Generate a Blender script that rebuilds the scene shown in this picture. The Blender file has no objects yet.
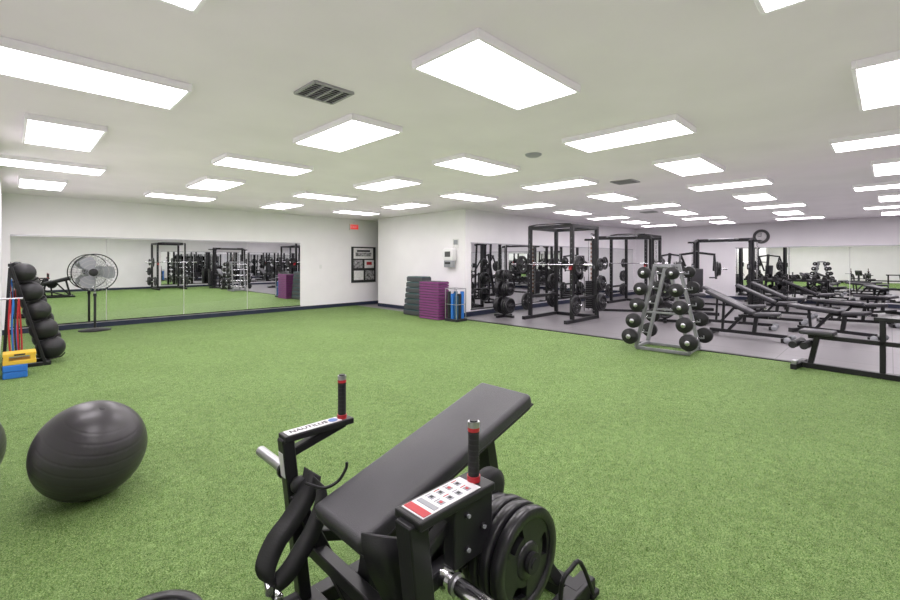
import bpy, bmesh, math, random
import numpy as np
from mathutils import Vector, Matrix, Euler
random.seed(7)
scene = bpy.context.scene
scene.view_settings.view_transform = 'Standard'
scene.view_settings.look = 'None'
scene.view_settings.exposure = 0.0

# ------------------------------------------------------------------ materials
def mat(name, col, rough=0.5, metal=0.0, emit=None, estr=0.0, bump=0.0, bscale=200, var=0.0, vscale=20, spec=None, coat=0.0):
    m = bpy.data.materials.new(name); m.use_nodes = True
    nt = m.node_tree; b = nt.nodes['Principled BSDF']
    b.inputs['Base Color'].default_value = (*col, 1)
    b.inputs['Roughness'].default_value = rough
    b.inputs['Metallic'].default_value = metal
    if spec is not None: b.inputs['Specular IOR Level'].default_value = spec
    if coat: b.inputs['Coat Weight'].default_value = coat
    if emit:
        b.inputs['Emission Color'].default_value = (*emit, 1)
        b.inputs['Emission Strength'].default_value = estr
    tc = nt.nodes.new('ShaderNodeTexCoord')
    if bump > 0:
        n = nt.nodes.new('ShaderNodeTexNoise'); n.inputs['Scale'].default_value = bscale
        n.inputs['Detail'].default_value = 3
        nt.links.new(tc.outputs['Object'], n.inputs['Vector'])
        bp = nt.nodes.new('ShaderNodeBump'); bp.inputs['Strength'].default_value = bump
        bp.inputs['Distance'].default_value = 0.004
        nt.links.new(n.outputs['Fac'], bp.inputs['Height'])
        nt.links.new(bp.outputs['Normal'], b.inputs['Normal'])
    if var > 0:
        n2 = nt.nodes.new('ShaderNodeTexNoise'); n2.inputs['Scale'].default_value = vscale
        n2.inputs['Detail'].default_value = 4
        nt.links.new(tc.outputs['Object'], n2.inputs['Vector'])
        r = nt.nodes.new('ShaderNodeValToRGB')
        r.color_ramp.elements[0].position = 0.3; r.color_ramp.elements[1].position = 0.7
        r.color_ramp.elements[0].color = (*[max(0, c*(1-var)) for c in col], 1)
        r.color_ramp.elements[1].color = (*[min(1, c*(1+var)) for c in col], 1)
        nt.links.new(n2.outputs['Fac'], r.inputs['Fac'])
        nt.links.new(r.outputs['Color'], b.inputs['Base Color'])
    return m

WALL = mat('wall_paint', (0.89, 0.87, 0.89), 0.7, bump=0.05, bscale=60, var=0.02, vscale=2)
CEIL = mat('ceiling_paint', (0.85, 0.80, 0.85), 0.85, bump=0.15, bscale=40, var=0.035, vscale=1.2)
BASE = mat('baseboard_navy', (0.015, 0.022, 0.05), 0.5)
BLACK = mat('black_powder_coat', (0.013, 0.013, 0.015), 0.38, bump=0.05, bscale=300, spec=.35)
BLACKM = mat('black_satin', (0.022, 0.022, 0.024), 0.5, spec=.35)
RUBBER = mat('black_rubber', (0.018, 0.018, 0.019), 0.6, bump=0.1, bscale=150, spec=.35)
IRON = mat('plate_iron', (0.014, 0.014, 0.016), 0.3, bump=0.08, bscale=120)
PAD = mat('vinyl_pad', (0.042, 0.041, 0.047), 0.42, bump=0.25, bscale=350, var=0.08, vscale=8)
LEATHER = mat('belt_leather', (0.016, 0.016, 0.018), 0.4, bump=0.2, bscale=200)
CHROME = mat('chrome', (0.75, 0.75, 0.77), 0.15, 1.0)
SILVER = mat('silver_paint', (0.27, 0.275, 0.29), 0.4, 0.3)
STEEL = mat('brushed_steel', (0.45, 0.45, 0.47), 0.3, 0.9)
RED = mat('red_plastic', (0.45, 0.02, 0.03), 0.35)
WHITE = mat('white_plastic', (0.8, 0.8, 0.8), 0.4)
GREY = mat('grey_plastic', (0.3, 0.31, 0.33), 0.5)
BLUE = mat('blue_foam', (0.02, 0.16, 0.55), 0.6)
NAVY = mat('navy_foam', (0.02, 0.09, 0.2), 0.6)
YEL = mat('yellow_plastic', (0.75, 0.48, 0.04), 0.5)
PURP = mat('purple_foam', (0.20, 0.045, 0.17), 0.6)
TEAL = mat('teal_foam', (0.03, 0.09, 0.10), 0.6)
DTEAL = mat('dark_step', (0.055, 0.06, 0.066), 0.6)
BALL = mat('stability_ball_vinyl', (0.034, 0.031, 0.035), 0.36, bump=0.05, bscale=60)
MBALL = mat('medicine_ball_rubber', (0.013, 0.013, 0.015), 0.5, bump=0.3, bscale=70)
PAPER = mat('paper', (0.75, 0.74, 0.74), 0.7, var=0.15, vscale=30)
POSTER = mat('printed_poster', (0.28, 0.27, 0.28), 0.6, var=0.9, vscale=18)
MIRROR = mat('mirror_glass', (0.88, 0.90, 0.89), 0.0, 1.0)
LITE = mat('light_diffuser', (0.9, 0.9, 0.9), 0.5, emit=(1.0, 0.93, 0.99), estr=13.3)
FRAME = mat('light_frame', (0.78, 0.77, 0.78), 0.5, emit=(1.0, 0.95, 1.0), estr=0.08)  # faint glow added to the frame to lift the ceiling around it
EXIT = mat('exit_red', (0.6, 0.02, 0.02), 0.5, emit=(1, 0.05, 0.05), estr=0.7)
LABEL = mat('decal_white', (0.68, 0.67, 0.69), 0.4)
LBLUE = mat('decal_blue', (0.03, 0.12, 0.45), 0.4)
DGREY = mat('dark_grille', (0.08, 0.08, 0.08), 0.6)
SLAT = mat('vent_slat', (0.35, 0.35, 0.36), 0.5)
ROPEW = mat('rope_white', (0.6, 0.58, 0.55), 0.8)
ROPET = mat('rope_tan', (.30, .15, .10), .8)

def rubber_mat():
    m = mat('rubber_floor', (0.17, 0.162, 0.168), 0.42)
    nt = m.node_tree; b = nt.nodes['Principled BSDF']; L = nt.links.new
    tc = nt.nodes.new('ShaderNodeTexCoord')
    br = nt.nodes.new('ShaderNodeTexBrick'); br.offset = 0.0
    br.inputs['Color1'].default_value = (0.165, 0.156, 0.162, 1); br.inputs['Color2'].default_value = (0.150, 0.142, 0.148, 1)
    br.inputs['Mortar'].default_value = (0.06, 0.057, 0.06, 1)
    br.inputs['Scale'].default_value = 1.0; br.inputs['Mortar Size'].default_value = 0.006
    br.inputs['Brick Width'].default_value = 1.22; br.inputs['Row Height'].default_value = 1.22
    L(tc.outputs['Object'], br.inputs['Vector'])
    L(br.outputs['Color'], b.inputs['Base Color'])
    return m
RUBFLOOR = rubber_mat()

def turf_mat():
    m = bpy.data.materials.new('artificial_turf'); m.use_nodes = True
    nt = m.node_tree; b = nt.nodes['Principled BSDF']; L = nt.links.new
    b.inputs['Roughness'].default_value = 0.75
    b.inputs['Specular IOR Level'].default_value = 0.2
    tc = nt.nodes.new('ShaderNodeTexCoord')
    def noise(s, d, ro=.5):
        n = nt.nodes.new('ShaderNodeTexNoise'); n.inputs['Scale'].default_value = s; n.inputs['Roughness'].default_value = ro
        n.inputs['Detail'].default_value = d; L(tc.outputs['Object'], n.inputs['Vector']); return n
    f = noise(190, 5, .7); g = noise(16, 4); h = noise(1.1, 3)
    r = nt.nodes.new('ShaderNodeValToRGB')
    e = r.color_ramp.elements
    e[0].position = 0.34; e[0].color = (0.042, 0.095, 0.018, 1)
    e[1].position = 0.66; e[1].color = (0.42, 0.55, 0.25, 1)
    mid = e.new(0.5); mid.color = (0.170, 0.285, 0.080, 1)
    L(f.outputs['Fac'], r.inputs['Fac'])
    def ramp(src, a, p0, p1):
        q = nt.nodes.new('ShaderNodeValToRGB')
        q.color_ramp.elements[0].position = p0; q.color_ramp.elements[0].color = (a, a, a*.97, 1)
        q.color_ramp.elements[1].position = p1; q.color_ramp.elements[1].color = (1, 1, 1, 1)
        L(src.outputs['Fac'], q.inputs['Fac']); return q
    def mul(a, c):
        mx = nt.nodes.new('ShaderNodeMix'); mx.data_type = 'RGBA'; mx.blend_type = 'MULTIPLY'
        mx.inputs[0].default_value = 1.0; L(a, mx.inputs[6]); L(c, mx.inputs[7]); return mx.outputs[2]
    o = mul(r.outputs['Color'], ramp(g, .74, .32, .68).outputs['Color'])
    o = mul(o, ramp(h, .88, .35, .65).outputs['Color'])
    L(o, b.inputs['Base Color'])
    bp = nt.nodes.new('ShaderNodeBump'); bp.inputs['Strength'].default_value = 0.7
    bp.inputs['Distance'].default_value = 0.01
    L(f.outputs['Fac'], bp.inputs['Height']); L(bp.outputs['Normal'], b.inputs['Normal'])
    return m
TURF = turf_mat()
def blade_mat():
    m = bpy.data.materials.new('turf_fibre'); m.use_nodes = True
    nt = m.node_tree; b = nt.nodes['Principled BSDF']; L = nt.links.new
    b.inputs['Roughness'].default_value = 0.6; b.inputs['Specular IOR Level'].default_value = 0.2
    g = nt.nodes.new('ShaderNodeNewGeometry'); r = nt.nodes.new('ShaderNodeValToRGB')
    e = r.color_ramp.elements
    e[0].color = (0.12, 0.235, 0.05, 1); e[1].color = (0.42, 0.52, 0.24, 1)
    k = e.new(.6); k.color = (0.22, 0.37, 0.105, 1)
    L(g.outputs['Random Per Island'], r.inputs['Fac']); L(r.outputs['Color'], b.inputs['Base Color'])
    return m
FIBRE = blade_mat()

# ------------------------------------------------------------------ mesh builder
class B:
    def __init__(s): s.bm = bmesh.new(); s.mats = []
    def mi(s, m):
        if m not in s.mats: s.mats.append(m)
        return s.mats.index(m)
    def merge(s, t, m, M=None, smooth=False):
        i = s.mi(m); mp = {}
        for v in t.verts:
            mp[v] = s.bm.verts.new(M @ v.co if M is not None else v.co)
        for f in t.faces:
            try: nf = s.bm.faces.new([mp[v] for v in f.verts])
            except ValueError: continue
            nf.material_index = i; nf.smooth = smooth
        t.free()
    def box(s, c, size, m, rot=None, bev=0.0, seg=2, smooth=None):
        t = bmesh.new(); bmesh.ops.create_cube(t, size=1.0)
        for v in t.verts: v.co = Vector((v.co.x*size[0], v.co.y*size[1], v.co.z*size[2]))
        if bev > 0:
            bmesh.ops.bevel(t, geom=list(t.edges), offset=bev, segments=seg, affect='EDGES', profile=0.5)
        R = rot.to_matrix().to_4x4() if isinstance(rot, Euler) else Matrix.Identity(4)
        s.merge(t, m, Matrix.Translation(Vector(c)) @ R, smooth if smooth is not None else (bev > 0 and seg > 2))
    @staticmethod
    def frame(p, q, up=(0, 0, 1)):
        p = Vector(p); q = Vector(q); z = (q-p).normalized(); u = Vector(up)
        if abs(z.dot(u)) > 0.98: u = Vector((0, 1, 0))
        x = u.cross(z).normalized(); y = z.cross(x)
        M = Matrix((x, y, z)).transposed().to_4x4(); M.translation = p
        return M, (q-p).length
    def beam(s, p, q, w, h, m, up=(0, 0, 1), bev=0.004):
        M, L = s.frame(p, q, up)
        t = bmesh.new(); bmesh.ops.create_cube(t, size=1.0)
        for v in t.verts: v.co = Vector((v.co.x*w, v.co.y*h, (v.co.z+0.5)*L))
        if bev > 0: bmesh.ops.bevel(t, geom=list(t.edges), offset=min(bev, w/3, h/3), segments=1, affect='EDGES')
        s.merge(t, m, M)
    def lathe(s, c, axis, prof, m, seg=28, smooth=True):
        a = Vector(axis).normalized(); M, _ = s.frame(Vector(c), Vector(c)+a)
        t = bmesh.new(); rings = []
        for (r, z) in prof:
            if r < 1e-6: rings.append([t.verts.new((0, 0, z))])
            else: rings.append([t.verts.new((r*math.cos(2*math.pi*i/seg), r*math.sin(2*math.pi*i/seg), z)) for i in range(seg)])
        for A, C in zip(rings[:-1], rings[1:]):
            for i in range(seg):
                j = (i+1) % seg
                if len(A) == 1 and len(C) == 1: continue
                if len(A) == 1: t.faces.new((A[0], C[i], C[j]))
                elif len(C) == 1: t.faces.new((A[i], A[j], C[0]))
                else: t.faces.new((A[i], A[j], C[j], C[i]))
        bmesh.ops.recalc_face_normals(t, faces=list(t.faces))
        s.merge(t, m, M, smooth)
    def cyl(s, p, q, r, m, r2=None, seg=16, smooth=True):
        r2 = r if r2 is None else r2
        L = (Vector(q)-Vector(p)).length
        t = bmesh.new(); M, _ = s.frame(p, q)
        A = [t.verts.new((r*math.cos(2*math.pi*i/seg), r*math.sin(2*math.pi*i/seg), 0)) for i in range(seg)]
        C = [t.verts.new((r2*math.cos(2*math.pi*i/seg), r2*math.sin(2*math.pi*i/seg), L)) for i in range(seg)]
        for i in range(seg):
            j = (i+1) % seg; t.faces.new((A[i], A[j], C[j], C[i]))
        s.merge(t, m, M, smooth)
        for (rr, zz, fl) in ((r, 0, True), (r2, L, False)):
            t = bmesh.new()
            V = [t.verts.new((rr*math.cos(2*math.pi*i/seg), rr*math.sin(2*math.pi*i/seg), zz)) for i in range(seg)]
            if fl: V.reverse()
            t.faces.new(V); s.merge(t, m, M, False)
    def sphere(s, c, r, m, scale=(1, 1, 1), seg=24, rings=16):
        t = bmesh.new(); bmesh.ops.create_uvsphere(t, u_segments=seg, v_segments=rings, radius=r)
        s.merge(t, m, Matrix.Translation(Vector(c)) @ Matrix.Diagonal((*scale, 1)), True)
    def torus(s, c, axis, R, r, m, seg=32, ms=8):
        M, _ = s.frame(Vector(c), Vector(c)+Vector(axis).normalized())
        t = bmesh.new(); g = []
        for i in range(seg):
            a = 2*math.pi*i/seg
            g.append([t.verts.new(((R+r*math.cos(2*math.pi*j/ms))*math.cos(a), (R+r*math.cos(2*math.pi*j/ms))*math.sin(a), r*math.sin(2*math.pi*j/ms))) for j in range(ms)])
        for i in range(seg):
            for j in range(ms):
                t.faces.new((g[i][j], g[(i+1) % seg][j], g[(i+1) % seg][(j+1) % ms], g[i][(j+1) % ms]))
        s.merge(t, m, M, True)
    def tube(s, pts, r, m, seg=10):
        for a, b in zip(pts[:-1], pts[1:]): s.cyl(a, b, r, m, seg=seg)
        for p in pts[1:-1]: s.sphere(p, r*1.02, m, seg=10, rings=6)
    @staticmethod
    def spline(pts, k=6):
        P = [Vector(p) for p in pts]; n = len(P); Q = []
        for i in range(n-1):
            p0 = P[max(i-1, 0)]; p1 = P[i]; p2 = P[i+1]; p3 = P[min(i+2, n-1)]
            for j in range(k):
                u = j/k
                Q.append(0.5*((2*p1)+(-p0+p2)*u+(2*p0-5*p1+4*p2-p3)*u*u+(-p0+3*p1-3*p2+p3)*u**3))
        Q.append(P[-1]); return Q
    def ribbon(s, pts, wv, th, m, smooth=True):
        t = bmesh.new(); rows = []; Q = s.spline(pts); w = Vector(wv)
        for i, p in enumerate(Q):
            d = (Q[min(i+1, len(Q)-1)]-Q[max(i-1, 0)]).normalized(); nn = d.cross(w).normalized()*th/2
            rows.append([t.verts.new(p+w/2+nn), t.verts.new(p-w/2+nn), t.verts.new(p-w/2-nn), t.verts.new(p+w/2-nn)])
        for A, C in zip(rows[:-1], rows[1:]):
            for k in range(4): t.faces.new((A[k], A[(k+1) % 4], C[(k+1) % 4], C[k]))
        t.faces.new(rows[0]); t.faces.new(rows[-1][::-1])
        bmesh.ops.recalc_face_normals(t, faces=list(t.faces)); s.merge(t, m, None, smooth)
    def sector(s, c, axis, r0, r1, a0, a1, th, m, n=6):
        M, _ = s.frame(Vector(c), Vector(c)+Vector(axis).normalized()); t = bmesh.new(); rows = []
        for i in range(n+1):
            a = a0+(a1-a0)*i/n; ca, sa = math.cos(a), math.sin(a)
            rows.append([t.verts.new((r0*ca, r0*sa, -th/2)), t.verts.new((r1*ca, r1*sa, -th/2)), t.verts.new((r1*ca, r1*sa, th/2)), t.verts.new((r0*ca, r0*sa, th/2))])
        for A, C in zip(rows[:-1], rows[1:]):
            for k in range(4): t.faces.new((A[k], A[(k+1) % 4], C[(k+1) % 4], C[k]))
        t.faces.new(rows[0]); t.faces.new(rows[-1][::-1])
        bmesh.ops.recalc_face_normals(t, faces=list(t.faces)); s.merge(t, m, M)
    def gripplate(s, c, axis, R, th, m=None, phase=0.0, seg=40):
        m = m or IRON; h = th/2
        s.lathe(c, axis, [(R*.78, -h*.7), (R*.80, -h), (R*.97, -h), (R, -h*.6), (R, h*.6), (R*.97, h), (R*.80, h), (R*.78, h*.7), (R*.78, -h*.7)], m, seg)
        s.lathe(c, axis, [(R*.14, -h), (R*.30, -h), (R*.36, -h*.6), (R*.36, h*.6), (R*.30, h), (R*.14, h), (R*.14, -h)], m, seg)
        for k in range(3):
            a = phase+k*2*math.pi/3
            s.sector(c, axis, R*.33, R*.80, a-0.68, a+0.68, th*.55, m, 8)
        s.sector(c, axis, R*.34, R*.5, 0, 2*math.pi, th*.5, m, 36)
        s.sector(c, axis, R*.70, R*.80, 0, 2*math.pi, th*.5, m, 36)
    def done(s, name, loc=(0, 0, 0), rotz=0.0, origin=None):
        if origin is not None:
            for v in s.bm.verts: v.co -= Vector(origin)
            loc = origin
        me = bpy.data.meshes.new(name); s.bm.to_mesh(me); s.bm.free()
        for m in s.mats: me.materials.append(m)
        o = bpy.data.objects.new(name, me); scene.collection.objects.link(o)
        o.location = loc; o.rotation_euler = (0, 0, rotz); return o
def inst(o, loc, rotz=0.0):
    n = bpy.data.objects.new(o.name.split('.')[0], o.data); scene.collection.objects.link(n)
    n.location = loc; n.rotation_euler = (0, 0, rotz); return n
def slab(name, x0, x1, y0, y1, z0, z1, m):
    b = B(); c = ((x0+x1)/2, (y0+y1)/2, (z0+z1)/2)
    b.box((0, 0, 0), (x1-x0, y1-y0, z1-z0), m); return b.done(name, c)
def text(body, size, m, loc, rot, parent, name):
    cu = bpy.data.curves.new(name, 'FONT'); cu.body = body; cu.size = size; cu.extrude = 0.0006
    cu.align_x = 'CENTER'; cu.align_y = 'CENTER'; cu.materials.append(m)
    o = bpy.data.objects.new(name, cu); scene.collection.objects.link(o)
    o.parent = parent; o.location = Vector(loc)-parent.location; o.rotation_euler = rot
    return o

# ------------------------------------------------------------------ room
H = 2.75
XB = 18.8; YL = 12.1; YM = 7.65; XC = 8.2; YS = -2.4; XS = -1.6; XT = 7.82
turf = slab('floor_turf', XS, XT, YS, YL, -0.1, 0.0, TURF)
slab('floor_rubber', XT, XB, YS, YL, -0.1, 0.0, RUBFLOOR)
slab('ceiling', XS-.15, XB+.15, YS-.15, YL+.15, H, H+0.1, CEIL)
slab('wall_left', XS-.15, XB, YL, YL+.15, -0.1, H, WALL)
slab('wall_back', XB, XB+.15, YS-.15, YL+.15, -0.1, H, WALL)
slab('wall_right', XS-.15, XB, YS-.15, YS, -0.1, H, WALL)
slab('wall_side', XS-.15, XS, YS, YL, -0.1, H, WALL)
slab('wall_pier', XS, -0.11, 6.2, YL, 0.0, H, WALL)
slab('wall_column', XC, XC+.15, YM, 11.4, 0.0, H, WALL)
slab('wall_partition', XC+.15, XB, YM, YM+.15, 0.0, H, WALL)
slab('wall_hall', 10.6, 10.75, YM+.15, YL, 0.0, H, WALL)
slab('baseboard_left', -0.11, 10.6, YL-.02, YL, 0.0, 0.10, BASE)
slab('baseboard_column', XC-.015, XC, YM, 11.4, 0.0, 0.10, BASE)
slab('baseboard_partition', XC, XB, YM-.015, YM, 0.0, 0.12, BASE)
slab('baseboard_back', XB-.015, XB, YS, YM-.02, 0.0, 0.12, BASE)
slab('baseboard_right', XS, XB-.02, YS, YS+.015, 0.0, 0.10, BASE)
slab('trim_turf_edge', XT-.02, XT+.06, YS+.02, YM-.02, 0.0, 0.014, BLACKM)

# turf fibres: real blades, part of the turf floor, thinning out with distance
rng = np.random.default_rng(3); N = 330000
rad = rng.uniform(.7, 9.0, N); an = rng.uniform(-.5, 2.1, N)
px = rad*np.cos(an); py = rad*np.sin(an)
ok = (px > XS+.05) & (px < XT-.05) & (py > YS+.05) & (py < YL-.05) & ~((px < -.09) & (py > 6.15))
px, py = px[ok], py[ok]; n = len(px)
hgt = rng.uniform(.005, .014, n); wd = rng.uniform(.0010, .0020, n); th = rng.uniform(0, 2*np.pi, n)
ln = rng.uniform(.002, .012, n); la = rng.uniform(0, 2*np.pi, n)
V = np.zeros((n, 3, 3), np.float32)
V[:, 0, 0] = px-wd*np.cos(th); V[:, 0, 1] = py-wd*np.sin(th); V[:, 0, 2] = 0
V[:, 1, 0] = px+wd*np.cos(th); V[:, 1, 1] = py+wd*np.sin(th); V[:, 1, 2] = 0
V[:, 2, 0] = px+ln*np.cos(la); V[:, 2, 1] = py+ln*np.sin(la); V[:, 2, 2] = hgt
me = bpy.data.meshes.new('turf_fibres')
me.vertices.add(n*3); me.vertices.foreach_set('co', V.reshape(-1))
me.loops.add(n*3); me.loops.foreach_set('vertex_index', np.arange(n*3, dtype=np.int32))
me.polygons.add(n); me.polygons.foreach_set('loop_start', np.arange(0, n*3, 3, dtype=np.int32))
me.update(calc_edges=True); me.validate(); me.materials.append(FIBRE)
fo = bpy.data.objects.new('turf_fibres', me); scene.collection.objects.link(fo)
fo.parent = turf; fo.location = -turf.location

def mirror(name, axis, fixed, a0, a1, z0, z1, n, side):
    b = B(); step = (a1-a0)/n
    for i in range(n):
        lo = a0+i*step+0.006; hi = a0+(i+1)*step-0.006; c = (lo+hi)/2
        if axis == 'x': b.box((c, fixed+side*0.008, (z0+z1)/2), (hi-lo, 0.012, z1-z0), MIRROR)
        else: b.box((fixed+side*0.008, c, (z0+z1)/2), (0.012, hi-lo, z1-z0), MIRROR)
    m = (a0+a1)/2
    for zz in (z0-.012, z1+.012):
        if axis == 'x': b.box((m, fixed+side*0.01, zz), (a1-a0, 0.018, 0.024), BLACKM if zz < z1 else STEEL)
        else: b.box((fixed+side*0.01, m, zz), (0.018, a1-a0, 0.024), BLACKM if zz < z1 else STEEL)
    if axis == 'x': o = (m, fixed, (z0+z1)/2)
    else: o = (fixed, m, (z0+z1)/2)
    return b.done(name, origin=o)
mirror('wall_mirror', 'x', YL, 0.0, 5.95, 0.14, 1.92, 4, -1)
mirror('wall_mirror', 'x', YM, 8.4, 18.5, 0.18, 1.88, 7, -1)
mirror('wall_mirror', 'y', XB, -2.2, 4.0, 0.18, 1.88, 4, -1)
mirror('wall_mirror', 'x', YS, 5.5, 14.5, 0.18, 1.88, 6, 1)

# ceiling lights
b = B(); l, w, d = 1.15, 0.58, 0.055
for (cx, sx, cy, sy) in ((0, l, w/2-.012, .024), (0, l, -w/2+.012, .024), (l/2-.012, .024, 0, w-.048), (-l/2+.012, .024, 0, w-.048)):
    b.box((cx, cy, -d/2), (sx, sy, d), FRAME, bev=0.003, seg=1)
b.box((0, 0, -d+.008), (l-.048, w-.048, 0.008), LITE)
b.box((0, 0, -.006), (l-.048, w-.048, 0.012), FRAME)
first = None
for i in range(9):
    for j in range(6):
        x = 0.38+2.045*i; y = -0.11+2.025*j
        if x > 8.0 and y > 7.2: continue
        rz = 0 if (i+j) % 2 == 0 else math.pi/2
        if first is None: first = b.done('ceiling_light_panel', (x, y, H), rz)
        else: inst(first, (x, y, H), rz)
# uplight lamps added without any fixture, facing up to brighten the ceiling
def fill_uplight(x0, x1, y0, y1, z, p, col):
    li = bpy.data.lights.new('ceiling_fill_light', 'AREA'); li.shape = 'RECTANGLE'
    li.size = x1-x0; li.size_y = y1-y0; li.energy = p*(x1-x0)*(y1-y0); li.color = col
    o = bpy.data.objects.new('ceiling_fill_light', li); scene.collection.objects.link(o)
    o.location = ((x0+x1)/2, (y0+y1)/2, z); o.rotation_euler = (math.pi, 0, 0)
fill_uplight(-.6, 8.6, -1.5, 6.8, 2.38, .74, (1.0, .80, 1.0))
fill_uplight(8.6, 17.9, -1.5, 6.8, 2.38, .66, (.98, .97, .92))
fill_uplight(.4, 7.5, 6.8, 11.2, 2.38, .74, (1.0, .80, 1.0))

def vent(x, y, s, rz=0.0):
    b = B()
    for (cx, sx, cy, sy) in ((0, s, s/2, .02), (0, s, -s/2, .02), (s/2, .02, 0, s), (-s/2, .02, 0, s)):
        b.box((cx, cy, -.008), (sx, sy, .016), SLAT)
    b.box((0, 0, -.003), (s, s, .006), BLACKM)
    n = 9
    for k in range(n):
        b.box((0, -s/2+s*(k+.5)/n, -.014), (s, .016, .004), SLAT, rot=Euler((.5, 0, 0)))
    for xx in (-s/4, 0, s/4): b.box((xx, 0, -.012), (.012, s, .014), SLAT)
    return b.done('ceiling_vent', (x, y, H), rz)
vent(1.72, 3.1, .32); vent(7.2, 3.1, .34); vent(12.2, 4.6, .34)
b = B(); b.lathe((0, 0, 0), (0, 0, -1), [(0, 0), (.1, 0), (.1, .012), (.07, .03), (0, .03)], GREY)
b.done('smoke_detector', (4.55, 3.1, H))

# clock on back wall
b = B()
b.lathe((0, 0, 0), (-1, 0, 0), [(0, 0), (.25, 0), (.25, .03), (.22, .04), (.21, .03), (0, .03)], DGREY, 36)
b.lathe((-.031, 0, 0), (-1, 0, 0), [(0, 0), (.16, 0), (.16, .003), (0, .003)], PAPER, 36)
b.box((-.037, 0, .06), (.004, .012, .13), BLACKM); b.box((-.037, .045, 0), (.004, .1, .012), BLACKM)
b.done('wall_clock', (XB, 3.22, 2.28))

# exit sign
b = B(); b.box((0, 0, 0), (.34, .04, .2), WHITE, bev=.005); b.box((0, -.021, 0), (.28, .004, .14), EXIT); b.box((0, 0, .125), (.06, .03, .05), WHITE)
ex = b.done('exit_sign', (7.75, YL-.025, 2.50))
text('EXIT', .12, WHITE, (7.75, YL-.05, 2.50), (math.pi/2, 0, 0), ex, 'exit_lettering')
# bulletin board
b = B(); b.box((0, 0, 0), (.92, .03, 1.15), BLACKM, bev=.004)
b.box((-.02, -.018, .36), (.74, .004, .34), PAPER); b.box((-.02, -.021, .44), (.5, .003, .06), BLACKM); b.box((-.02, -.021, .33), (.6, .003, .12), POSTER)
b.box((-.22, -.018, .02), (.34, .004, .26), POSTER); b.box((.2, -.018, .02), (.36, .004, .26), PAPER)
b.box((-.2, -.018, -.34), (.36, .004, .3), PAPER); b.box((.22, -.018, -.34), (.34, .004, .3), POSTER)
b.box((.2, -.021, .04), (.2, .003, .1), RED)
b.done('bulletin_board', (8.12, YL-.018, 1.30))
b = B(); b.box((0, 0, 0), (.075, .01, .12), WHITE, bev=.002); b.box((0, -.007, 0), (.015, .01, .03), WHITE)
b.done('light_switch', (6.6, YL-.006, 1.25))

# wall dispenser on column
b = B()
b.box((0, 0, .14), (.17, .36, .32), WHITE, bev=.04, seg=3); b.box((-.02, 0, -.1), (.12, .30, .18), GREY, bev=.02, seg=3)
b.box((-.088, 0, .15), (.004, .20, .14), DGREY); b.box((-.085, 0, -.08), (.006, .2, .05), BLACKM)
b.box((.0, .21, .14), (.1, .06, .12), WHITE, bev=.01)
b.done('towel_dispenser', (XC-.088, 8.12, 1.45))
b = B(); b.box((0, 0, 0), (.01, .21, .28), PAPER); b.box((-.006, 0, .05), (.003, .15, .12), GREY)
b.done('wall_notice', (XC-.008, 7.98, 1.86))

# ------------------------------------------------------------------ stability balls
def ball(x, y, r, tilt):
    b = B(); prof = []; n = 180
    for i in range(n+1):
        a = math.pi*i/n
        rr = r*math.sin(a); zz = -r*math.cos(a)
        if 0.5 < a < 2.64:
            g = -0.0012*max(0, math.cos(a*30))**6; rr += g
        prof.append((max(rr, 0), zz))
    prof[0] = (0, -r); prof[-1] = (0, r)
    b.lathe((0, 0, 0), tilt, prof, BALL, 72)
    b.lathe(Vector(tilt).normalized()*(r-.001), tilt, [(0, .003), (.012, .003), (.016, 0)], BLACKM, 16)
    return b.done('stability_ball', (x, y, r*0.99))
ball(0.352, 3.478, .288, (.15, -.35, .9))
ball(-0.315, 3.95, .30, (.2, -.3, 1))

# ------------------------------------------------------------------ hip thrust machine
b = B()
ang = math.atan2(.275, .965); R = Euler((0, -ang, 0)); L = .985; nrm = Vector((-math.sin(ang), 0, math.cos(ang)))
pc = Vector((1.252, 1.34, .692))
b.box(pc-nrm*.035, (L, .31, .07), PAD, rot=R, bev=.022, seg=4)
b.box(pc-nrm*.070, (L-.03, .285, .012), BLACKM, rot=R)
# welt seam round the pad edge
ex1 = Vector((math.cos(ang), 0, math.sin(ang))); ey1 = Vector((0, 1, 0)); cc = pc-nrm*.056
cor = [cc+ex1*(sx*(L/2-.004))+ey1*(sy*.153) for sx, sy in ((-1, -1), (1, -1), (1, 1), (-1, 1))]
b.tube([cor[0], cor[1], cor[2], cor[3], cor[0]], .004, BLACKM, 6)
b.beam((.86, 1.335, .475), (1.70, 1.335, .70), .06, .06, BLACK)
b.beam((1.55, 1.335, .655), (1.68, 1.335, .05), .06, .08, BLACK, up=(0, 1, 0))
b.beam((.95, 1.335, .48), (.88, 1.335, .05), .06, .07, BLACK, up=(0, 1, 0))
# base
for y in (.94, 1.70): b.beam((.45, y, .035), (1.80, y, .035), .07, .07, BLACK)
for x in (.88, 1.70): b.beam((x, .92, .036), (x, 1.72, .036), .07, .07, BLACK)
for y in (.94, 1.70):
    for x in (.47, 1.78): b.box((x, y, .012), (.06, .1, .024), RUBBER, bev=.005)
# foot platform
b.box((.42, 1.32, .12), (.36, .70, .025), BLACKM, rot=Euler((0, .25, 0)), bev=.005)
for y in (1.02, 1.62): b.beam((.45, y, .04), (.45, y, .12), .05, .05, BLACK)
b.beam((.45, .94, .04), (.45, 1.70, .04), .05, .05, BLACK)
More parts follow.
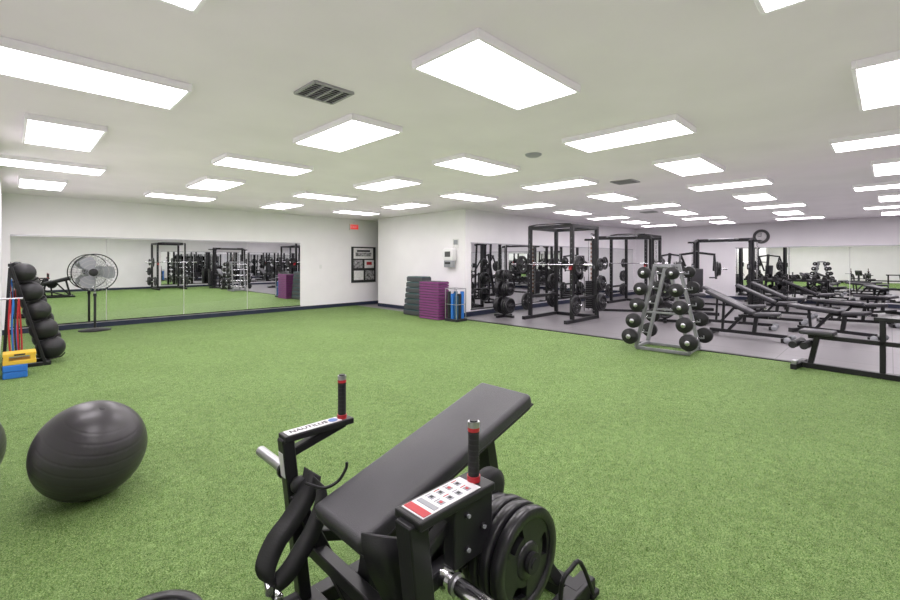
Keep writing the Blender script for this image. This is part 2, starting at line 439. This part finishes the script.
# posts and grip arms
for (y, s) in ((.925, -1), (1.70, 1)):
    wpl = .112 if s < 0 else .07; pw = .066 if s < 0 else .05; z0 = .745
    b.beam((.775, y, .745), (.855, y, .04), pw, pw, BLACK, up=(0, 1, 0))
    b.box((.915, y, z0), (.31, wpl, .026), BLACK, bev=.005)
    b.beam((1.04, y, .738), (.80, y, .68 if s > 0 else .62), .035, .036, BLACK, up=(0, 1, 0))
    b.cyl((1.03, y, .755), (1.03, y, .775), .021, RED, seg=24)
    b.cyl((1.03, y, .775), (1.03, y, .925), .0175, RUBBER, seg=24)
    for k in range(8): b.torus((1.03, y, .788+.017*k), (0, 0, 1), .0172, .0016, RUBBER, 24, 6)
    b.cyl((1.03, y, .914), (1.03, y, .926), .0185, RED, seg=24)
    b.cyl((1.03, y, .926), (1.03, y, .944), .0185, STEEL, seg=24)
    b.cyl((1.03, y, .944), (1.03, y, .948), .013, BLACKM, seg=24)
# decals on right arm plate
b.box((.895, .925, .7585), (.235, .09, .002), LABEL)
b.box((.797, .925, .7600), (.028, .085, .002), RED)
b.box((.835, .925, .7600), (.018, .075, .0016), GREY)
for i in range(4):
    for j in range(2):
        b.box((.868+.036*i, .904+.040*j, .7600), (.018, .020, .0014), GREY)
        b.box((.868+.036*i, .904+.040*j, .7612), (.009, .010, .001), BLACKM if (i+j) % 3 else RED)
        b.box((.868+.036*i, .921+.040*j, .7600), (.022, .003, .001), RED if i % 2 else GREY)
# decals on left arm plate and posts
b.box((.895, 1.70, .7585), (.24, .054, .002), LABEL)
b.cyl((.985, 1.70, .759), (.985, 1.70, .7605), .020, LBLUE, seg=20)
b.box((.760, 1.70, .64), (.002, .036, .10), LABEL, rot=Euler((0, -.113, 0)))
# boxed housing with link plates on right side
b.box((1.00, 1.0, .54), (.30, .018, .20), BLACK, rot=Euler((0, .25, 0)), bev=.004)
b.box((.985, .905, .645), (.17, .05, .18), BLACK, bev=.006)
b.box((1.045, .895, .56), (.08, .014, .20), BLACK, rot=Euler((0, -.2, 0)), bev=.004)
for (x, z) in ((.95, .70), (1.02, .64), (.95, .60), (1.04, .54)):
    b.cyl((x, .885, z), (x, .874, z), .010, BLACKM, seg=6)
    b.cyl((x, .874, z), (x, .868, z), .006, GREY, seg=8)
b.lathe((1.26, 1.06, .60), (0, -1, 0), [(0, -.02), (.07, -.02), (.075, -.01), (.075, .02), (.05, .03), (0, .03)], RUBBER, 32)
# swing arm with weight horn
hz = .495
b.beam((.95, 1.00, .52), (1.32, 1.00, .52), .05, .07, BLACK)
b.beam((1.26, 1.02, .58), (1.66, 1.02, .08), .05, .05, BLACK, up=(0, 1, 0))
b.cyl((1.165, 1.0, hz), (1.165, .785, hz), .018, BLACKM, seg=24)
b.cyl((1.165, .985, hz), (1.165, .975, hz), .04, BLACK, seg=24)
for k, (yy, rr) in enumerate(((.955, .150), (.915, .160), (.872, .160), (.825, .160))):
    b.gripplate((1.165, yy, hz), (0, 1, 0), rr, .036, phase=.5+.5*k, seg=48)
b.cyl((1.165, .803, hz), (1.165, .790, hz), .032, BLACKM, seg=24)
# near storage horn
b.cyl((.90, .93, .525), (.90, .70, .525), .024, CHROME, seg=24)
b.cyl((.90, .915, .525), (.90, .895, .525), .034, CHROME, seg=24)
b.cyl((.90, .88, .525), (.90, .868, .525), .030, STEEL, seg=24)
b.beam((.83, .945, .52), (1.12, .965, .52), .05, .05, BLACK)
# lower linkage
b.beam((.84, .93, .30), (1.45, .94, .08), .045, .045, BLACK, up=(0, 1, 0))
b.beam((1.12, 1.0, .52), (1.16, 1.0, .07), .05, .05, BLACK, up=(0, 1, 0))
# left horn
b.cyl((.79, 1.70, .60), (.79, 1.98, .60), .022, STEEL, seg=24)
b.cyl((.79, 1.725, .60), (.79, 1.74, .60), .034, BLACK, seg=24)
# left diagonal braces
b.beam((.80, 1.68, .52), (.97, 1.50, .06), .045, .045, BLACK, up=(0, 1, 0))
b.beam((.84, 1.68, .34), (1.55, 1.66, .06), .045, .045, BLACK, up=(0, 1, 0))
b.beam((.86, 1.68, .30), (.86, .95, .30), .05, .05, BLACK)
b.box((.872, 1.57, .27), (.004, .03, .06), LABEL, rot=Euler((0, -.2, .3)))
b.lathe((.81, 1.67, .56), (0, -1, 0), [(0, 0), (.03, 0), (.034, .01), (.03, .03), (0, .03)], BLACKM, 20)
# rear storage loop
b.tube(B.spline([(1.55, .93, .05), (1.55, .92, .17), (1.60, .91, .205), (1.66, .90, .205), (1.73, .88, .05)], 4), .009, BLACK)
# hook bar
b.tube(B.spline([(.93, 1.50, .66), (.925, 1.50, .635), (.89, 1.50, .60), (.84, 1.52, .585), (.81, 1.6, .585)], 4), .006, BLACK)
# hip belt: wide leather sling hanging from the post
wb = (.048, -.048, -.040)
b.ribbon([(.86, 1.64, .60), (.83, 1.62, .54), (.76, 1.61, .465), (.69, 1.60, .41), (.645, 1.58, .345), (.655, 1.57, .295)], wb, .014, LEATHER)
b.ribbon([(.87, 1.60, .57), (.865, 1.575, .50), (.82, 1.56, .42), (.76, 1.55, .36), (.71, 1.55, .31), (.665, 1.56, .285)], (.035, -.035, -.045), .014, LEATHER)
b.ribbon([(.665, 1.57, .30), (.665, 1.57, .24), (.69, 1.56, .20), (.76, 1.55, .20)], (.0, .05, .012), .006, BLACKM)
b.cyl((.65, 1.55, .275), (.665, 1.61, .267), .016, CHROME, seg=16)
b.box((.68, 1.565, .235), (.035, .05, .03), CHROME, bev=.008, seg=3)
# strap flap hanging by the low end of the pad
b.ribbon([(.83, 1.15, .575), (.825, 1.13, .53), (.84, 1.12, .47), (.87, 1.115, .40), (.90, 1.11, .33)], (.075, -.085, -.01), .022, LEATHER)
mach = b.done('hip_thrust_machine', origin=(1.2, 1.32, 0))
text('NAUTILUS', .036, BLACKM, (.875, 1.70, .7602), (0, 0, 0), mach, 'arm_lettering')

# plate lying on turf, bottom left
b = B(); b.gripplate((0, 0, .02), (0, 0, 1), .20, .04)
b.done('weight_plate', (.37, 2.02, 0))

# ------------------------------------------------------------------ pedestal fan
b = B()
b.lathe((0, 0, 0), (0, 0, 1), [(0, 0), (.27, 0), (.27, .02), (.10, .045), (.035, .06), (0, .06)], BLACKM, 32)
b.cyl((0, 0, .05), (0, 0, .75), .022, BLACKM); b.cyl((0, 0, .7), (0, 0, 1.12), .015, STEEL)
b.cyl((0, 0, .70), (0, 0, .76), .03, BLACKM)
F = Vector((-.28, -.95, .05)).normalized(); C = Vector((0, 0, 1.19))
b.cyl(C-F*.16, C+F*.02, .075, BLACKM, .06); b.box((0, .08, 1.13), (.06, .08, .1), BLACKM)
M, _ = B.frame(C, C+F)
def fp(r, a, z): return M @ Vector((r*math.cos(a), r*math.sin(a), z))
RR = .38
for z0, sg in ((.0, 1), (.0, -1)):
    for r, z in ((.09, .11), (.17, .105), (.25, .085), (.32, .055)):
        b.torus(C+F*(z*sg+.02), F, r, .003, STEEL, 40, 5)
    for k in range(36):
        a = 2*math.pi*k/36
        b.tube([fp(.06, a, .11*sg+.02), fp(.2, a, .10*sg+.02), fp(.33, a, .05*sg+.02), fp(RR, a, .02)], .0022, GREY, 5)
b.torus(C+F*.02, F, RR, .010, BLACKM, 48, 8)
b.lathe(C+F*.13, F, [(0, .01), (.07, .005), (.08, -.01), (0, -.01)], BLACKM, 24)
b.cyl(C, C+F*.07, .05, BLACKM)
for k in range(3):
    a0 = k*2*math.pi/3; t = bmesh.new(); rows = []
    for i in range(9):
        r = .04+.30*i/8; w = .25+.35*math.sin(math.pi*min(1, i/8*.85+.1))
        rows.append([t.verts.new((r*math.cos(a0+s*w), r*math.sin(a0+s*w), .03*s+.03)) for s in (-1, -.5, 0, .5, 1)])
    for A, D in zip(rows[:-1], rows[1:]):
        for j in range(4): t.faces.new((A[j], A[j+1], D[j+1], D[j]))
    b.merge(t, GREY, M, True)
b.done('pedestal_fan', (1.24, 11.60, 0))

# ------------------------------------------------------------------ medicine ball rack (two staggered columns)
b = B()
for y in (-.34, 0, .34):
    b.beam((.34, y, .04), (.0, y, 1.40), .035, .05, BLACK, up=(0, 1, 0))
    b.beam((.40, y, .025), (-.08, y, .025), .05, .05, BLACK)
    b.beam((-.06, y, .04), (.0, y, 1.34), .035, .035, BLACK, up=(0, 1, 0))
b.beam((.0, -.35, 1.38), (.0, .35, 1.38), .04, .04, BLACK); b.beam((.38, -.36, .03), (.38, .36, .03), .05, .05, BLACK)
for col, yy in ((0, -.17), (1, .17)):
    for k in range(5):
        z = .215+.265*k+(.10 if col else 0); f = (z-.2)/1.15; x = .36-.30*f
        if z > 1.36: continue
        rr = .165-.025*f; c = Vector((max(x+.05, .04+rr-.12), yy, z))
        rr = min(rr, .132+.034*(1-f))
        b.sphere(c, rr, MBALL, seg=28, rings=18)
        b.torus(c, (.2, .1, 1), rr, .003, BLACKM, 32, 6)
        for y in (yy-.09, yy+.09):
            b.tube([(x-.06, y, c.z-.12), (x+.02, y, c.z-rr*.95), (x+.16, y, c.z-rr*.78), (x+.20, y, c.z-rr*.5)], .008, BLACK)
b.done('medicine_ball_rack', (.0, 8.58, 0))
b = B()
for k, (m, dx) in enumerate(((RED, 0), (BLUE, .03), (BLACKM, .055), (RED, .08))):
    b.ribbon([(dx, 0, .95), (dx-.012, .02, .6), (dx, .05, .28), (dx+.02, .07, .2), (dx+.03, .1, .3), (dx+.02, .1, .6), (dx, .04, .95)], (.018, 0, 0), .004, m)
b.cyl((-.1, .03, .95), (.12, .03, .95), .012, STEEL)
b.done('resistance_bands', (.0, 7.98, 0.0))
b = B()
for k in range(2): b.box((.0, 0, .04+.08*k), (.22, .30, .077), BLUE, bev=.008)
b.done('yoga_block_stack', (.045, 7.72, 0))
b = B()
b.box((0, 0, .025), (.30, .26, .05), YEL, bev=.006)
for (x, y) in ((-.12, -.1), (.12, -.1), (-.12, .1), (.12, .1)): b.box((x, y, .075), (.05, .05, .06), YEL, bev=.004)
b.box((0, 0, .12), (.30, .26, .035), YEL, bev=.006)
b.box((.0, -.131, .12), (.1, .003, .02), BLACKM)
b.done('step_riser', (.085, 7.74, .16))

# ------------------------------------------------------------------ step stacks by column
def steps(x, y, rz, n, wa, wb, th, m, edge, name, taper=0.0):
    b = B()
    for k in range(n):
        z = th*(k+.5); s = 1-taper*k/n
        b.box((0, 0, z), (wa*s, wb*s, th*.78), m, bev=min(.012, th*.2), seg=2)
        b.box((0, 0, z+th*.42), (wa*s*.93, wb*s*.93, th*.2), edge)
    return b.done(name, (x, y, 0), rz)
steps(7.62, 8.78, 0, 7, .42, .78, .145, DTEAL, TEAL, 'plyometric_step_stack', .25)
steps(7.42, 7.98, 0, 14, .36, .70, .066, PURP, BLACKM, 'aerobic_step_stack')
b = B()
b.box((0, 0, .03), (.36, .40, .06), BLACKM, bev=.01)
for (x, y) in ((-.16, -.18), (.16, -.18), (-.16, .18), (.16, .18)): b.cyl((x, y, .05), (x, y, .78), .011, STEEL)
for z in (.4, .77):
    b.tube([(-.16, -.18, z), (.16, -.18, z), (.16, .18, z), (-.16, .18, z), (-.16, -.18, z)], .008, STEEL)
for i in range(3):
    for j in range(3):
        b.cyl((-.1+.1*i, -.12+.12*j, .06), (-.1+.1*i, -.12+.12*j, .60+.05*((i+j) % 3)), .046, (NAVY, BLUE, BLACKM)[(i*2+j) % 3], seg=18)
b.done('foam_roller_bin', (7.52, 7.33, 0))

# ------------------------------------------------------------------ barbell A-frame rack
b = B()
hh = 1.38
for y in (-.26, .26):
    for sx in (-1, 1):
        b.beam((sx*.40, y, .03), (sx*.10, y, hh), .05, .06, SILVER, up=(0, 1, 0))
    b.beam((-.40, y, .03), (.40, y, .03), .045, .045, SILVER)
    b.beam((-.13, y, hh-.02), (.13, y, hh-.02), .05, .05, SILVER)
    b.beam((-.26, y, .62), (.26, y, .62), .03, .03, SILVER)
b.beam((0, -.26, hh-.03), (0, .26, hh-.03), .05, .05, SILVER)
b.beam((-.38, -.26, .05), (-.38, .26, .05), .045, .045, SILVER); b.beam((.38, -.26, .05), (.38, .26, .05), .045, .045, SILVER)
for sx in (-1, 1):
    for k in range(5):
        z = .22+.255*k; x = sx*(.40-.30*(z/hh)+.075)
        for y in (-.26, .26): b.beam((x-sx*.08, y, z-.02), (x+sx*.03, y, z-.012), .03, .02, SILVER); b.box((x+sx*.035, y, z+.005), (.012, .03, .05), SILVER)
        rr = .122-.007*k
        b.cyl((x, -.56, z+.01), (x, .56, z+.01), .0125, CHROME, seg=10)
        for s in (-1, 1):
            b.lathe((x, s*.45, z+.01), (0, s, 0), [(0, -.045), (rr*.93, -.045), (rr, -.035), (rr, .035), (rr*.93, .045), (rr*.5, .05), (rr*.35, .075), (0, .075)], RUBBER, 24)
            b.lathe((x, s*.527, z+.01), (0, s, 0), [(rr*.3, -.02), (rr*.3, .003), (0, .003)], STEEL, 16)
b.done('barbell_rack', (7.50, 2.54, 0), math.radians(92))

# ------------------------------------------------------------------ power racks
def power_rack():
    b = B(); W = 1.15; D = 1.2; T = 2.28
    for x in (-W/2, W/2):
        for y in (-D/2, D/2): b.beam((x, y, 0), (x, y, T), .08, .08, BLACK)
        b.beam((x, -D/2-.3, .04), (x, D/2+.05, .04), .08, .08, BLACK)
        b.beam((x, -D/2, T-.04), (x, D/2, T-.04), .08, .08, BLACK)
        b.beam((x, -D/2, .55), (x, D/2, .55), .06, .06, BLACK)
        s = 1 if x > 0 else -1
        for z, r in ((.40, .22), (.88, .20), (1.34, .16)):
            b.cyl((x, D/2, z), (x+s*.26, D/2, z), .022, CHROME, seg=12)
            b.gripplate((x+s*.10, D/2, z), (1, 0, 0), r, .045, seg=24)
            if r > .18: b.gripplate((x+s*.15, D/2, z), (1, 0, 0), r*.92, .04, seg=24)
        b.cyl((x, -D/2, .42), (x+s*.26, -D/2, .42), .022, CHROME, seg=12); b.gripplate((x+s*.10, -D/2, .42), (1, 0, 0), .22, .045, seg=28)
        b.box((x, -D/2-.06, 1.27), (.06, .1, .09), RED if s > 0 else BLACK)
        b.box((x, -D/2-.10, 1.31), (.06, .02, .07), BLACK)
        for k in range(14): b.cyl((x, -D/2-.041, .4+.12*k), (x, -D/2-.038, .4+.12*k), .010, GREY, seg=8)
    b.beam((-W/2, D/2, .04), (W/2, D/2, .04), .08, .08, BLACK)
    for y in (-D/2, D/2): b.beam((-W/2, y, T-.04), (W/2, y, T-.04), .08, .08, BLACK)
    b.tube([(-W/2, -D/2-.05, T+.0), (-.3, -D/2-.12, T+.02), (.3, -D/2-.12, T+.02), (W/2, -D/2-.05, T)], .016, BLACK)
    b.cyl((-1.1, -D/2-.06, 1.34), (1.1, -D/2-.06, 1.34), .014, CHROME, seg=12)
    for s in (-1, 1):
        b.cyl((s*.70, -D/2-.06, 1.34), (s*1.1, -D/2-.06, 1.34), .025, CHROME, seg=14)
        b.gripplate((s*.78, -D/2-.06, 1.34), (1, 0, 0), .22, .05, seg=28)
    return b
pr = power_rack().done('power_rack', (9.75, 5.75, 0), math.radians(-90))
inst(pr, (15.0, 6.1, 0), math.radians(-90))
inst(pr, (5.6, -1.35, 0), math.radians(180))
inst(pr, (12.2, -1.3, 0), math.radians(180))

def cable_machine():
    b = B(); T = 2.1
    for s in (-1, 1):
        x = s*.75
        b.beam((x, -.35, .035), (x, .35, .035), .08, .07, BLACK)
        b.beam((x, .2, .03), (x, .2, T), .09, .09, BLACK)
        b.beam((x, -.2, .03), (x, -.12, T-.1), .06, .06, BLACK)
        b.beam((x, -.2, T-.1), (x, .25, T), .06, .07, BLACK)
        for k in range(14): b.box((x+s*.13, .15, .12+.055*k), (.18, .24, .048), IRON, bev=.003, seg=1)
        for y in (.09, .21): b.cyl((x+s*.13, y, .05), (x+s*.13, y, T-.1), .01, CHROME, seg=8)
        b.box((x+s*.13, .15, T-.08), (.22, .28, .05), BLACK)
        b.box((x+s*.25, .15, .5), (.012, .28, .95), BLACKM)
        b.box((x, -.22, 1.25), (.09, .12, .16), BLACK, bev=.01)
        b.lathe((x, -.28, 1.25), (1, 0, 0), [(0, -.015), (.05, -.015), (.04, 0), (.05, .015), (0, .015)], GREY, 18)
        b.cyl((x, -.28, 1.2), (x, -.28, .9), .004, BLACK, seg=6)
        b.tube([(x-.06, -.28, .8), (x, -.28, .9), (x+.06, -.28, .8), (x-.06, -.28, .8)], .009, BLACK, 6)
    b.beam((-.75, .2, T-.03), (.75, .2, T-.03), .08, .1, BLACK)
    b.tube([(-.4, .2, T), (-.35, -.1, T), (.35, -.1, T), (.4, .2, T)], .016, STEEL)
    b.beam((-.75, .3, .035), (.75, .3, .035), .06, .06, BLACK)
    return b
cm = cable_machine().done('cable_machine', (11.9, 5.2, 0), math.radians(-60))
inst(cm, (15.7, 3.7, 0), math.radians(-90))
inst(cm, (8.6, -1.7, 0), math.radians(180))

# twisted rope hanging from its own stand
b = B()
for k in range(28):
    z = .35+.065*k
    b.cyl((0, 0, z), (.006*math.sin(k), 0, z+.066), .026, ROPEW if k % 2 else ROPET, seg=10)
b.cyl((0, 0, 2.15), (0, 0, 2.26), .012, STEEL); b.beam((0, 0, 2.26), (0, .6, 2.26), .05, .05, BLACK)
b.beam((0, .6, 0), (0, .6, 2.29), .07, .07, BLACK); b.box((0, .6, .02), (.36, .36, .04), BLACK)
b.cyl((0, 0, .20), (0, 0, .35), .03, BLACKM)
b.done('climbing_rope_stand', (12.75, 6.55, 0), math.radians(-70))

# plate tree
def plate_tree():
    b = B()
    b.beam((-.3, 0, .03), (.3, 0, .03), .07, .06, BLACK); b.beam((0, -.3, .03), (0, .3, .03), .07, .06, BLACK)
    b.beam((0, 0, .03), (0, 0, 1.2), .07, .07, BLACK)
    for z, r in ((.30, .22), (.72, .19), (1.08, .13)):
        for s in (-1, 1):
            b.cyl((0, 0, z), (s*.30, 0, z), .022, CHROME, seg=12)
            for k in range(3): b.gripplate((s*(.08+.055*k), 0, z), (1, 0, 0), r-.012*k, .042, seg=28)
    return b
pt = plate_tree().done('weight_plate_tree', (10.9, 3.75, 0), math.radians(20))
inst(pt, (8.9, 6.95, 0), math.radians(-90))

# ------------------------------------------------------------------ benches
def adj_bench(angle, seat=.08):
    b = B()
    b.beam((-.62, 0, .09), (.62, 0, .09), .06, .06, BLACK)
    b.beam((.60, -.28, .04), (.60, .28, .04), .07, .07, BLACK); b.beam((-.60, -.2, .04), (-.60, .2, .04), .07, .07, BLACK)
    for y in (-.28, .28): b.box((.60, y, .04), (.09, .03, .08), RUBBER)
    for y in (-.2, .2): b.lathe((-.66, y, .055), (0, 1, 0), [(0, -.02), (.05, -.02), (.055, 0), (.05, .02), (0, .02)], GREY, 20)
    b.beam((-.12, 0, .10), (-.16, 0, .42), .06, .06, BLACK, up=(0, 1, 0)); b.beam((.30, 0, .10), (.05, 0, .42), .05, .05, BLACK, up=(0, 1, 0))
    b.beam((-.34, 0, .40), (.05, 0, .40), .05, .05, BLACK)
    b.box((-.33, 0, .46), (.36, .28, .065), PAD, rot=Euler((0, seat, 0)), bev=.02, seg=3)
    ca, sa = math.cos(angle), math.sin(angle)
    b.box((-.12+.44*ca, 0, .46+.44*sa), (.86, .28, .065), PAD, rot=Euler((0, -angle, 0)), bev=.02, seg=3)
    b.beam((-.1, 0, .42), (-.1+.75*ca, 0, .42+.75*sa), .05, .04, BLACK)
    b.beam((.40, 0, .11), (-.12+.55*ca, 0, .42+.52*sa), .04, .04, BLACK, up=(0, 1, 0))
    b.cyl((-.5, -.07, .43), (-.5, .07, .43), .015, CHROME)
    return b
ab = adj_bench(math.radians(26)).done('adjustable_bench', (9.75, 1.9, 0), math.radians(86))
inst(ab, (11.2, 2.35, 0), math.radians(95)); inst(ab, (12.6, 2.0, 0), math.radians(90))
inst(ab, (14.2, 2.0, 0), math.radians(85)); inst(ab, (16.4, 1.6, 0), math.radians(100))
ab2 = adj_bench(math.radians(4)).done('adjustable_bench', (11.2, .75, 0), math.radians(70))
inst(ab2, (13.4, .55, 0), math.radians(100)); inst(ab2, (16.2, .2, 0), math.radians(150))
# bench station at turf edge, right
b = B()
b.beam((0, -.75, .035), (0, .62, .035), .07, .07, BLACK)
b.beam((0, -.75, .43), (0, .50, .43), .055, .055, BLACK)
b.beam((-.28, .60, .035), (.28, .60, .035), .07, .07, BLACK); b.beam((-.28, -.70, .035), (.28, -.70, .035), .07, .07, BLACK)
b.beam((0, .48, .05), (0, .40, .45), .06, .06, BLACK, up=(1, 0, 0)); b.beam((0, -.22, .05), (0, -.22, .72), .055, .055, BLACK)
b.beam((0, -.70, .05), (0, -.62, .72), .06, .06, BLACK, up=(1, 0, 0)); b.beam((0, -.14, .72), (0, -.75, .72), .05, .05, BLACK)
b.box((0, .40, .49), (.26, .36, .06), PAD, bev=.02, seg=3)
for y in (.5, .62): b.cyl((-.24, y, .32), (.24, y, .32), .045, RUBBER, seg=20)
b.beam((0, .45, .36), (0, .64, .32), .04, .04, BLACK)
b.box((-.2, .60, .09), (.1, .06, .05), STEEL, bev=.005)
b.done('hyperextension_bench', (7.55, .28, 0), math.radians(-6))

def seat_machine():
    b = B()
    b.beam((-.6, 0, .04), (.7, 0, .04), .08, .08, BLACK)
    for x in (-.55, .65): b.beam((x, -.45, .04), (x, .45, .04), .08, .08, BLACK)
    b.beam((.5, 0, .05), (.25, 0, 1.7), .09, .07, BLACK, up=(0, 1, 0))
    b.box((-.05, 0, .50), (.38, .36, .07), PAD, bev=.02, seg=3); b.box((.22, 0, .88), (.07, .30, .66), PAD, rot=Euler((0, -.12, 0)), bev=.02, seg=3)
    b.beam((-.05, 0, .06), (-.05, 0, .48), .07, .07, BLACK)
    for s in (-1, 1):
        b.beam((.25, s*.06, 1.65), (.22, s*.42, 1.60), .06, .06, BLACK); b.beam((.22, s*.42, 1.62), (-.18, s*.42, .95), .05, .05, BLACK, up=(0, 1, 0))
        b.tube([(-.18, s*.42, .98), (-.28, s*.40, .98), (-.28, s*.25, .98)], .017, RUBBER)
        b.cyl((.35, s*.42, 1.2), (.35, s*.75, 1.2), .024, CHROME); b.beam((.22, s*.42, 1.55), (.37, s*.42, 1.15), .05, .05, BLACK, up=(0, 1, 0))
        b.gripplate((.35, s*.50, 1.2), (0, 1, 0), .21, .045, seg=28); b.gripplate((.35, s*.56, 1.2), (0, 1, 0), .18, .045, seg=28)
    return b
sm = seat_machine().done('chest_press_machine', (13.4, 3.75, 0), math.radians(20))
inst(sm, (17.3, 5.6, 0), math.radians(160))

def db_rack():
    b = B(); L = 2.3
    for y in (-L/2+.1, L/2-.1):
        b.beam((.28, y, .03), (-.28, y, .03), .07, .06, BLACK); b.beam((.22, y, .03), (.10, y, .82), .06, .07, BLACK, up=(0, 1, 0))
    for k, (x, z) in enumerate(((-.10, .38), (.06, .78))):
        b.box((x, 0, z), (.26, L, .02), BLACKM, rot=Euler((0, -.25, 0))); b.box((x-.12, 0, z-.01), (.02, L, .06), BLACK)
        for y in (-L/2+.1, L/2-.1): b.beam((x, y, z-.03), (.2-.1*z, y, z-.03), .05, .05, BLACK)
        n = 9; r = .080-.013*k
        for i in range(n):
            y = -L/2+.12+i*(L-.24)/(n-1)
            for s in (-1, 1): b.cyl((x+s*.055, y, z+r+.015+s*.014), (x+s*.13, y, z+r+.015+s*.033), r, RUBBER, seg=14)
            b.cyl((x-.06, y, z+r), (x+.06, y, z+r+.03), .016, CHROME, seg=8)
    return b
dr = db_rack().done('dumbbell_rack', (18.35, 2.5, 0))

# ------------------------------------------------------------------ camera / world
w = bpy.data.worlds.new('World'); scene.world = w; w.use_nodes = True
w.node_tree.nodes['Background'].inputs[0].default_value = (.5, .5, .52, 1)
w.node_tree.nodes['Background'].inputs[1].default_value = 0.3
cam = bpy.data.cameras.new('Camera'); co = bpy.data.objects.new('Camera', cam); scene.collection.objects.link(co)
co.location = (0, 0, 1.45); co.rotation_euler = (math.pi/2, 0, -math.pi/4)
cam.sensor_width = 36; cam.lens = 17.6; cam.shift_y = -40/900; cam.clip_start = 0.05
scene.camera = co
